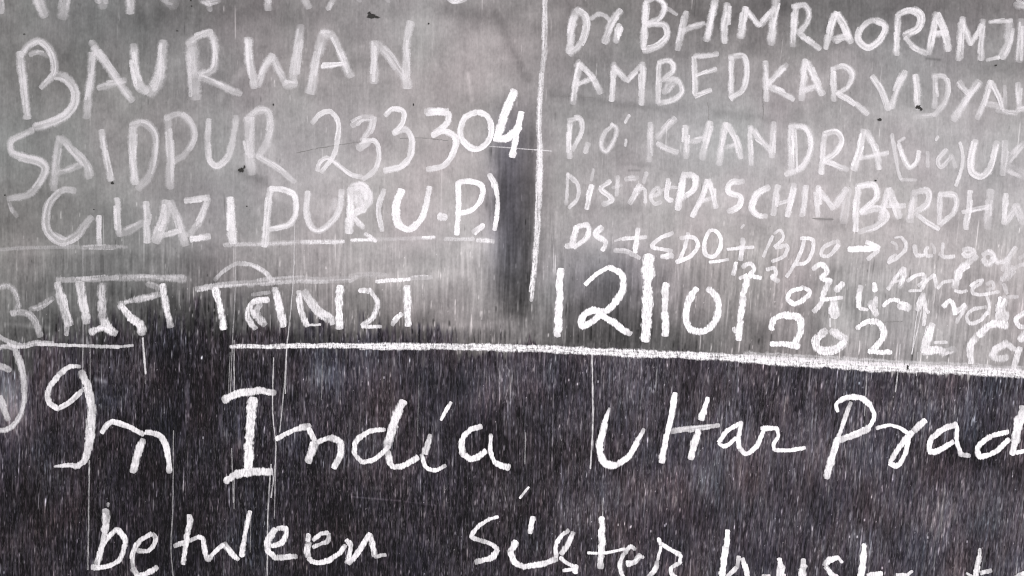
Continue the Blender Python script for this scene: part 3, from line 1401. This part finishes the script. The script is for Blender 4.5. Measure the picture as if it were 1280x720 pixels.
def chalk_material():
    m, nt, out = nodes_of("white_chalk")
    pos = N(nt, "ShaderNodeNewGeometry").outputs["Position"]
    cu, cv = attr(nt, "across").outputs["Fac"], attr(nt, "along").outputs["Fac"]
    op, gr, sf = attr(nt, "cover").outputs["Fac"], attr(nt, "grain").outputs["Fac"], attr(nt, "soft").outputs["Fac"]
    rag = attr(nt, "upright").outputs["Fac"]
    gv = noise_at(nt, scaled(nt, pos, (620, 620, 150)), 1.0, 2.5, 0.6)          # tooth of the board, upright
    gi = noise_at(nt, scaled(nt, pos, (700, 700, 480)), 1.0, 2.5, 0.65)             # crumbs
    comb = N(nt, "ShaderNodeCombineXYZ")
    nt.links.new(math_(nt, "MULTIPLY", cu, 3.2), comb.inputs[0])
    nt.links.new(math_(nt, "MULTIPLY", cv, 60.0), comb.inputs[1])
    gs = noise_at(nt, comb.outputs[0], 1.0, 3, 0.65)                             # drag lines along the stroke
    def mix(a, b, f): return math_(nt, "ADD", math_(nt, "MULTIPLY", a, math_(nt, "SUBTRACT", 1.0, f)), math_(nt, "MULTIPLY", b, f))
    e0 = mix(gi, gv, rag)
    edge_n = math_(nt, "MULTIPLY", math_(nt, "SUBTRACT", e0, 0.5), math_(nt, "ADD", 0.5, math_(nt, "MULTIPLY", rag, 0.2)))
    dd = math_(nt, "ADD", math_(nt, "SUBTRACT", 1.0, math_(nt, "ABSOLUTE", cu)), edge_n)
    edge = sstep(nt, dd, 0.02, math_(nt, "ADD", 0.02, math_(nt, "MULTIPLY", sf, 0.75)))
    g = mix(mix(gs, gi, 0.35), mix(gv, gi, 0.35), rag)
    hole = math_(nt, "SUBTRACT", 1.0, sstep(nt, g, 0.34, 0.60))
    a = math_(nt, "SUBTRACT", 1.0, math_(nt, "MULTIPLY", hole, gr))
    al = math_(nt, "MULTIPLY", math_(nt, "MULTIPLY", a, edge), op, clamp=True)
    dif = N(nt, "ShaderNodeBsdfPrincipled")
    dif.inputs["Base Color"].default_value = (0.93, 0.895, 0.925, 1)
    dif.inputs["Roughness"].default_value = 0.95
    dif.inputs["Specular IOR Level"].default_value = 0.05
    nt.links.new(al, dif.inputs["Alpha"])
    nt.links.new(dif.outputs[0], out.inputs[0])
    return m

def plain_material(name, col, rough=0.9):
    m, nt, out = nodes_of(name)
    pos = N(nt, "ShaderNodeNewGeometry").outputs["Position"]
    n = noise_at(nt, pos, 900.0, 2)
    ramp = N(nt, "ShaderNodeMix", data_type="RGBA")
    nt.links.new(n, ramp.inputs["Factor"])
    ramp.inputs["A"].default_value = (*[c * .5 for c in col], 1)
    ramp.inputs["B"].default_value = (*[min(1, c * 1.6) for c in col], 1)
    b = N(nt, "ShaderNodeBsdfPrincipled")
    nt.links.new(ramp.outputs["Result"], b.inputs["Base Color"])
    b.inputs["Roughness"].default_value = rough
    nt.links.new(b.outputs[0], out.inputs[0])
    return m

M_BOARD, M_CHALK = board_material(), chalk_material()
M_PIT = plain_material("bare_dark_pit", (0.022, 0.020, 0.019))
M_CRACK = plain_material("hairline_crack", (0.19, 0.18, 0.18))

# ------------------------------------------------------------------ the blackboard
B0, B1, T0, T1 = -860, 2140, -640, 1260           # its full extent on the sheet, millimetres
Z0 = bz_(T1)
board = bpy.data.objects.new("blackboard", None)
board.empty_display_size = 0.2
board.location = (0, 0, Z0)
COL.objects.link(board)
board["label"] = "dusty painted blackboard covered in white chalk writing, grey with dust above and dark below"
board["category"] = "blackboard"

def link(name, me, parent, loc=(0, 0, 0)):
    o = bpy.data.objects.new(name, me)
    COL.objects.link(o)
    o.parent = parent
    o.location = loc
    return o

def panel():
    xs = np.concatenate([np.arange(B0, M0X, 5.0), PX, np.arange(M1X + 5.0, B1 + 1, 5.0)])
    ys = np.concatenate([np.arange(T0, M0Y, 10.0), PY, np.arange(M1Y + 10.0, T1 + 1, 10.0)])
    nx, ny = len(xs), len(ys)
    co = np.empty((ny, nx, 3), np.float32)
    co[..., 0] = ((xs - 640) / 1000)[None, :]
    co[..., 1] = 0
    co[..., 2] = ((T1 - ys) / 1000)[:, None]
    jx = np.clip(np.round((xs - M0X) / HX), 0, NX - 1).astype(int)
    jy = np.clip(ys - M0Y, 0, NY - 1).astype(int)
    # beyond the finely meshed part the same dust goes on, mirrored back so the tone never jumps
    jx = np.where(xs < M0X, np.clip(((M0X - xs) / HX).astype(int), 0, NX - 1), np.where(xs > M1X, NX - 1 - np.clip(((xs - M1X) / HX).astype(int), 0, NX - 1), jx))
    jy = np.where(ys < M0Y, np.clip((M0Y - ys).astype(int) // 4, 0, 60), np.where(ys > M1Y, NY - 1 - np.clip((ys - M1Y).astype(int) // 3, 0, 250), jy))
    sm = np.stack([blur(RGB[..., k], 5, 9) for k in range(3)], -1)
    col = np.ones((ny, nx, 4), np.float32)
    fine_m = ((ys >= M0Y) & (ys <= M1Y))[:, None] & ((xs >= M0X) & (xs <= M1X))[None, :]
    col[..., :3] = np.where(fine_m[..., None], RGB[jy][:, jx], sm[jy][:, jx])
    q = np.arange(nx * ny).reshape(ny, nx)
    quad = np.stack([q[1:, :-1], q[1:, 1:], q[:-1, 1:], q[:-1, :-1]], -1).reshape(-1, 4)
    nv = nx * ny
    # thickness: a slab right behind the face
    x0, x1, z1 = (B0 - 640) / 1000, (B1 - 640 ) / 1000, (T1 - T0) / 1000
    box = np.array([(x, y, z) for y in (0.0015, 0.022) for z in (0, z1) for x in (x0, x1)], np.float32)
    bq = np.array([(0, 1, 3, 2), (5, 4, 6, 7), (1, 5, 7, 3), (4, 0, 2, 6), (2, 3, 7, 6), (4, 5, 1, 0)]) + nv
    V = np.vstack([co.reshape(-1, 3), box]); F = np.vstack([quad, bq]).astype(np.int32)
    C4 = np.vstack([col.reshape(-1, 4), np.tile([[.03, .03, .03, 1]], (8, 1))]).astype(np.float32)
    me = bpy.data.meshes.new("writing_surface")
    me.vertices.add(len(V)); me.vertices.foreach_set("co", V.ravel())
    me.loops.add(F.size); me.loops.foreach_set("vertex_index", F.ravel())
    me.polygons.add(len(F)); me.polygons.foreach_set("loop_start", np.arange(0, F.size, 4, dtype=np.int32))
    a = me.attributes.new("dust", "FLOAT_COLOR", "POINT")  # dust colour, with the painted light falloff in it
    a.data.foreach_set("color", C4.ravel())
    for nm, arr in (("grit", GRIT[jy][:, jx]), ("lean", np.broadcast_to(lean(xs)[None, :], (ny, nx)))):
        at = me.attributes.new(nm, "FLOAT", "POINT")
        at.data.foreach_set("value", np.concatenate([arr.ravel(), np.zeros(8)]).astype(np.float32))
    me.update(calc_edges=True)
    me.validate()
    me.materials.append(M_BOARD)
    return link("writing_surface", me, board)
panel()

# ------------------------------------------------------------------ chalk strokes
LEVEL = [0]
def bg_tone(x, y):
    i = int(np.clip(y - M0Y, 0, NY - 1)); j = int(np.clip((x - M0X) / HX, 0, NX - 1))
    return TONE_AT[i, j]

def ribbon(s, V, F, A, raw=False):
    q = s.line
    if len(q) < 2: return
    seg = np.hypot(*np.diff(q, axis=0).T)
    keep = np.concatenate([[True], seg > 0.2])
    q = q[keep]
    n = len(q)
    if n < 2: return
    tan = np.gradient(q, axis=0)
    tan /= np.maximum(np.hypot(tan[:, 0], tan[:, 1]), 1e-6)[:, None]
    half = s.w * 0.5 * (0.90 + 0.36 * s.soft)
    short = seg.sum() < 2.2 * s.w
    cap = half * (0.6 if short else 0.25)
    q = np.vstack([q[0] - tan[0] * cap, q[0] - tan[0] * cap * .6, q, q[-1] + tan[-1] * cap * .6, q[-1] + tan[-1] * cap])
    tan = np.vstack([tan[0], tan[0], tan, tan[-1], tan[-1]])
    n = len(q)
    dist = np.concatenate([[0], np.cumsum(np.hypot(*np.diff(q, axis=0).T))])
    total = dist[-1]
    nor = np.stack([-tan[:, 1], tan[:, 0]], -1)
    half = half * (1 + (getattr(s, 'w2', s.w) / s.w - 1) * dist / max(total, .01))
    e = np.minimum(dist, total - dist)
    lo_ = .22 if short else .58
    prof = lo_ + (1 - lo_) * np.sqrt(np.clip(1 - (1 - np.clip(e / (half * 0.8 + .01), 0, 1)) ** 2, 0, 1))
    prof[0] *= rng.uniform(.55, .95); prof[-1] *= rng.uniform(.45, .95)
    def wob(amp, cells):
        k = rng.standard_normal(max(4, int(total / cells) + 3))
        return amp * np.interp(np.linspace(0, len(k) - 1, n), np.arange(len(k)), k)
    wl = half * prof * np.clip(1 + wob(.08, 3) + wob(.09, 9) + wob(.08, 26), .5, 1.5)
    wr = half * prof * np.clip(1 + wob(.08, 3) + wob(.09, 9) + wob(.08, 26), .5, 1.5)
    if raw: cover = np.full(n, s.cover)
    else:
        bgt = lin(np.array([bg_tone(*p) for p in q])) / LIGHT
        chalk = 0.93
        cover = np.clip((lin(s.tone) / LIGHT - bgt) / (chalk - bgt), 0.08, 1.0)
        cover = cover.mean() * .5 + cover * .5
        if s.tone >= 250: cover[:] = 1.12
        fade = np.ones(n)
        if total > 14 and s.w > 4:
            for side in (dist, total - dist):
                if rng.random() < .6: fade *= 1 - rng.uniform(.25, .65) * np.clip(1 - side / rng.uniform(5, 14), 0, 1)
        cover = np.clip(cover * fade * (1 + wob(.07, 6) + wob(.11, 22)) * (1 + .30 * s.grain * .5), 0, 1)
    up_ = float(np.clip((np.mean(q[:, 1]) - 235) / 130, 0, 1))
    up_ = getattr(s, 'rag', up_)
    LEVEL[0] = (LEVEL[0] + 1) % 36
    base_y = -(0.00035 + 0.00003 * LEVEL[0])
    off = rng.uniform(0, 50)
    b = len(V)
    for i in range(n):
        y = base_y - 0.00002 * (dist[i] / max(total, 1))
        for k, (u, w) in enumerate(((-1, wl[i]), (0, 0), (1, wr[i]))):
            p = q[i] + nor[i] * u * w
            V.append(((p[0] - 640) / 1000, y - (0.00012 if k == 1 else 0), (T1 - p[1]) / 1000))
            A.append((u, off + dist[i] / 1000, cover[i], s.grain, s.soft, up_))
        if i:
            a0, a1 = b + 3 * (i - 1), b + 3 * i
            F.append((a0, a1, a1 + 1, a0 + 1)); F.append((a0 + 1, a1 + 1, a1 + 2, a0 + 2))

def chalk_mesh(name, strokes, raw=False):
    V, F, A = [], [], []
    for s in strokes: ribbon(s, V, F, A, raw)
    for s in strokes:
        for p in passes(s): ribbon(p, V, F, A, raw)
    V = np.array(V); A = np.array(A, np.float32)
    c = np.array([(V[:, 0].min() + V[:, 0].max()) / 2, 0, (V[:, 2].min() + V[:, 2].max()) / 2])
    me = bpy.data.meshes.new(name)
    me.from_pydata([tuple(v - c) for v in V], [], F)
    for k, nm in enumerate(("across", "along", "cover", "grain", "soft", "upright")):
        at = me.attributes.new(nm, "FLOAT", "POINT")
        at.data.foreach_set("value", np.ascontiguousarray(A[:, k]))
    me.materials.append(M_CHALK)
    me.update()
    return me, c

def kind_of(label):
    l = label.lower()
    if 'rule' in l.split() and 'standing' not in l and 'cut off' not in l and 'word' not in l: return 'chalk_rule', 'chalk_rule'
    if 'underline' in l: return 'chalk_underline', 'chalk_dash'
    if 'arrow pointing' in l: return 'chalk_arrow', 'chalk_arrow'
    if 'plus sign' in l and 'between' not in l: return 'chalk_plus_sign', 'chalk_plus_sign'
    if 'slash' in l or 'thickest' in l: return 'chalk_slash', 'chalk_slash'
    if 'flourish' in l: return 'chalk_flourish', 'chalk_flourish'
    if any(k in l for k in ('digits', 'numeral', 'year', ' day ', ' month ')): return 'chalk_number', 'chalk_digit'
    if 'line of' in l or 'capitals' in l.split() and 'word' not in l: return 'chalk_line_of_words', 'chalk_letter'
    return 'chalk_word', 'chalk_letter'

for w in WORDS:
    pn, ln_ = kind_of(w['label'])
    if len(w['letters']) == 1:
        me, c = chalk_mesh(pn, w['letters'][0])
        o = link(pn, me, board, tuple(c))
        o["label"] = w['label']
        continue
    made = [chalk_mesh(ln_, L) for L in w['letters'] if L]
    ctr = np.mean([c for _, c in made], axis=0)
    root = bpy.data.objects.new(pn, None)
    root.empty_display_size = 0.03
    COL.objects.link(root)
    root.parent = board
    root.location = tuple(ctr)
    root["label"] = w['label']
    for me, c in made:
        link(ln_, me, root, tuple(c - ctr))

# ------------------------------------------------------------------ long thin streaks run down the board
STREAKS = [
 (1.3,175,[(295,300),(294,372),(291,427),(288,500)]), (1.3,185,[(293,425),(293,488)]), (1.2,150,[(288,440),(286,492)]),
 (1.2,160,[(290,560),(292,628)]), (1.2,175,[(293,592),(293,636)]), (1.5,205,[(369,262),(367,347),(362,405),(359,432),(357,492)]),
 (1.4,185,[(359,430),(356,477),(350,540)]), (1.4,210,[(342,447),(341,515),(345,565),(339,622)]), (1.5,200,[(339,580),(335,642),(334,725)]),
 (1.3,170,[(345,560),(343,648)]), (1.3,190,[(430,232),(431,300),(431,358)]), (1.5,165,[(104,308),(104,420),(103,490)]),
 (1.5,160,[(115,308),(114,338)]), (1.2,140,[(113,420),(113,500)]), (1.8,175,[(112,575),(111,655),(110,712)]),
 (1.8,200,[(179,422),(182,466)]), (1.2,120,[(181,440),(182,480)]), (1.4,165,[(217,538),(216,640),(214,690),(217,722)]),
 (1.7,225,[(740,443),(741,530),(738,586)]), (1.2,170,[(657,540),(656,580)]), (1.6,215,[(1125,430),(1122,465),(1119,490)]),
 (1.3,200,[(1147,440),(1145,470)]), (1.4,230,[(1155,366),(1148,405),(1139,442)]), (1.1,125,[(524,470),(522,545)]),
 (1.2,190,[(754,622),(753,648)]), (1.1,150,[(389,300),(388,320)]), (1.1,150,[(314,645),(313,690)]),
 (1.4,150,[(1182,288),(1179,305)]), (1.1,140,[(461,340),(461,395)]), (1.0,130,[(886,135),(885,150)]),
 (1.6,180,[(971,268),(968,292)]), (1.2,170,[(1083,470),(1080,520)]), (1.1,140,[(404,442),(402,500)]),
]
for w_, t_, p_ in STREAKS:
    s = Stroke()
    s.w, s.tone, s.soft, s.grain, s.pts = w_ + .25, t_ - 16, .7, .6, p_
    s.line = catmull(p_, 2.0)
    me, c = chalk_mesh("chalk_streak", [s])
    link("chalk_streak", me, board, tuple(c))

# ------------------------------------------------------------------ chips and hairline cracks in the paint
def chip(px, py, rx, ry, mat, seed, name="paint_chip"):
    r = random.Random(seed)
    n = 22
    V = [((px - 640) / 1000, -0.0019, (T1 - py) / 1000)]
    for k in range(n):
        a = 2 * math.pi * k / n
        f = r.uniform(0.55, 1.15)
        V.append(((px + rx * f * math.cos(a) - 640) / 1000, -0.0017, (T1 - py - ry * f * math.sin(a)) / 1000))
    c = np.array(V[0])
    me = bpy.data.meshes.new(name)
    me.from_pydata([tuple(np.array(v) - c) for v in V], [], [(0, 1 + k, 1 + (k + 1) % n) for k in range(n)])
    me.materials.append(mat)
    link(name, me, board, tuple(c))
for k, (x, y, rx, ry) in enumerate([(465,21,6.5,2.8),(462,17,2.6,2.2),(472,22,3.4,1.3),(302,213,4.2,3.2),(306,209,1.6,2.0),(1147,134,3.6,2.8),(1151,137,1.5,2.2),
                                    (1099,150,3.6,2.0),(31,43,1.8,0.9),(1244,82,1.8,1.2),(240,8,1.2,.9),(141,229,2.4,1.8),(7,244,1.1,1.1),(222,39,1.6,.7),
                                    (1134,459,1.4,3.4),(536,30,1.1,1.2),(1094,226,1.6,1.2),(118,262,.9,.9),(309,258,1.1,.9),(239,1,1.2,1.1),(342,131,.9,1.6),(517,131,.9,1.8)]):
    chip(x, y, rx, ry, M_PIT, k)
def crack(pts, w):
    q = catmull(pts, 3.0)
    r = random.Random(int(pts[0][0]))
    V, F = [], []
    for i, p in enumerate(q):
        t = q[min(i + 1, len(q) - 1)] - q[max(i - 1, 0)]
        t = t / max(np.hypot(*t), 1e-6)
        h = w * .5 * r.uniform(.35, 1.2)
        o = r.uniform(-.5, .5)
        for sgn in (-1, 1):
            V.append(((p[0] - t[1] * (h * sgn + o) - 640) / 1000, -0.0003, (T1 - p[1] - t[0] * (h * sgn + o)) / 1000))
        if i: F.append((2 * i - 2, 2 * i, 2 * i + 1, 2 * i - 1))
    V = np.array(V); c = V.mean(0)
    me = bpy.data.meshes.new("hairline_crack")
    me.from_pydata([tuple(v - c) for v in V], [], F)
    me.materials.append(M_CRACK)
    link("hairline_crack", me, board, tuple(c))
for pts, w_ in [([(371,191),(400,185),(425,181)],1.0),([(425,181),(450,177)],.9),([(500,173),(535,173),(560,176)],.8),([(953,112),(954,130),(954,149)],1.0),
                ([(885,128),(886,150)],.8),([(700,120),(745,122)],.7),([(1085,403),(1128,402)],1.0),([(1015,273),(1042,274)],1.0)]:
    crack(pts, w_)
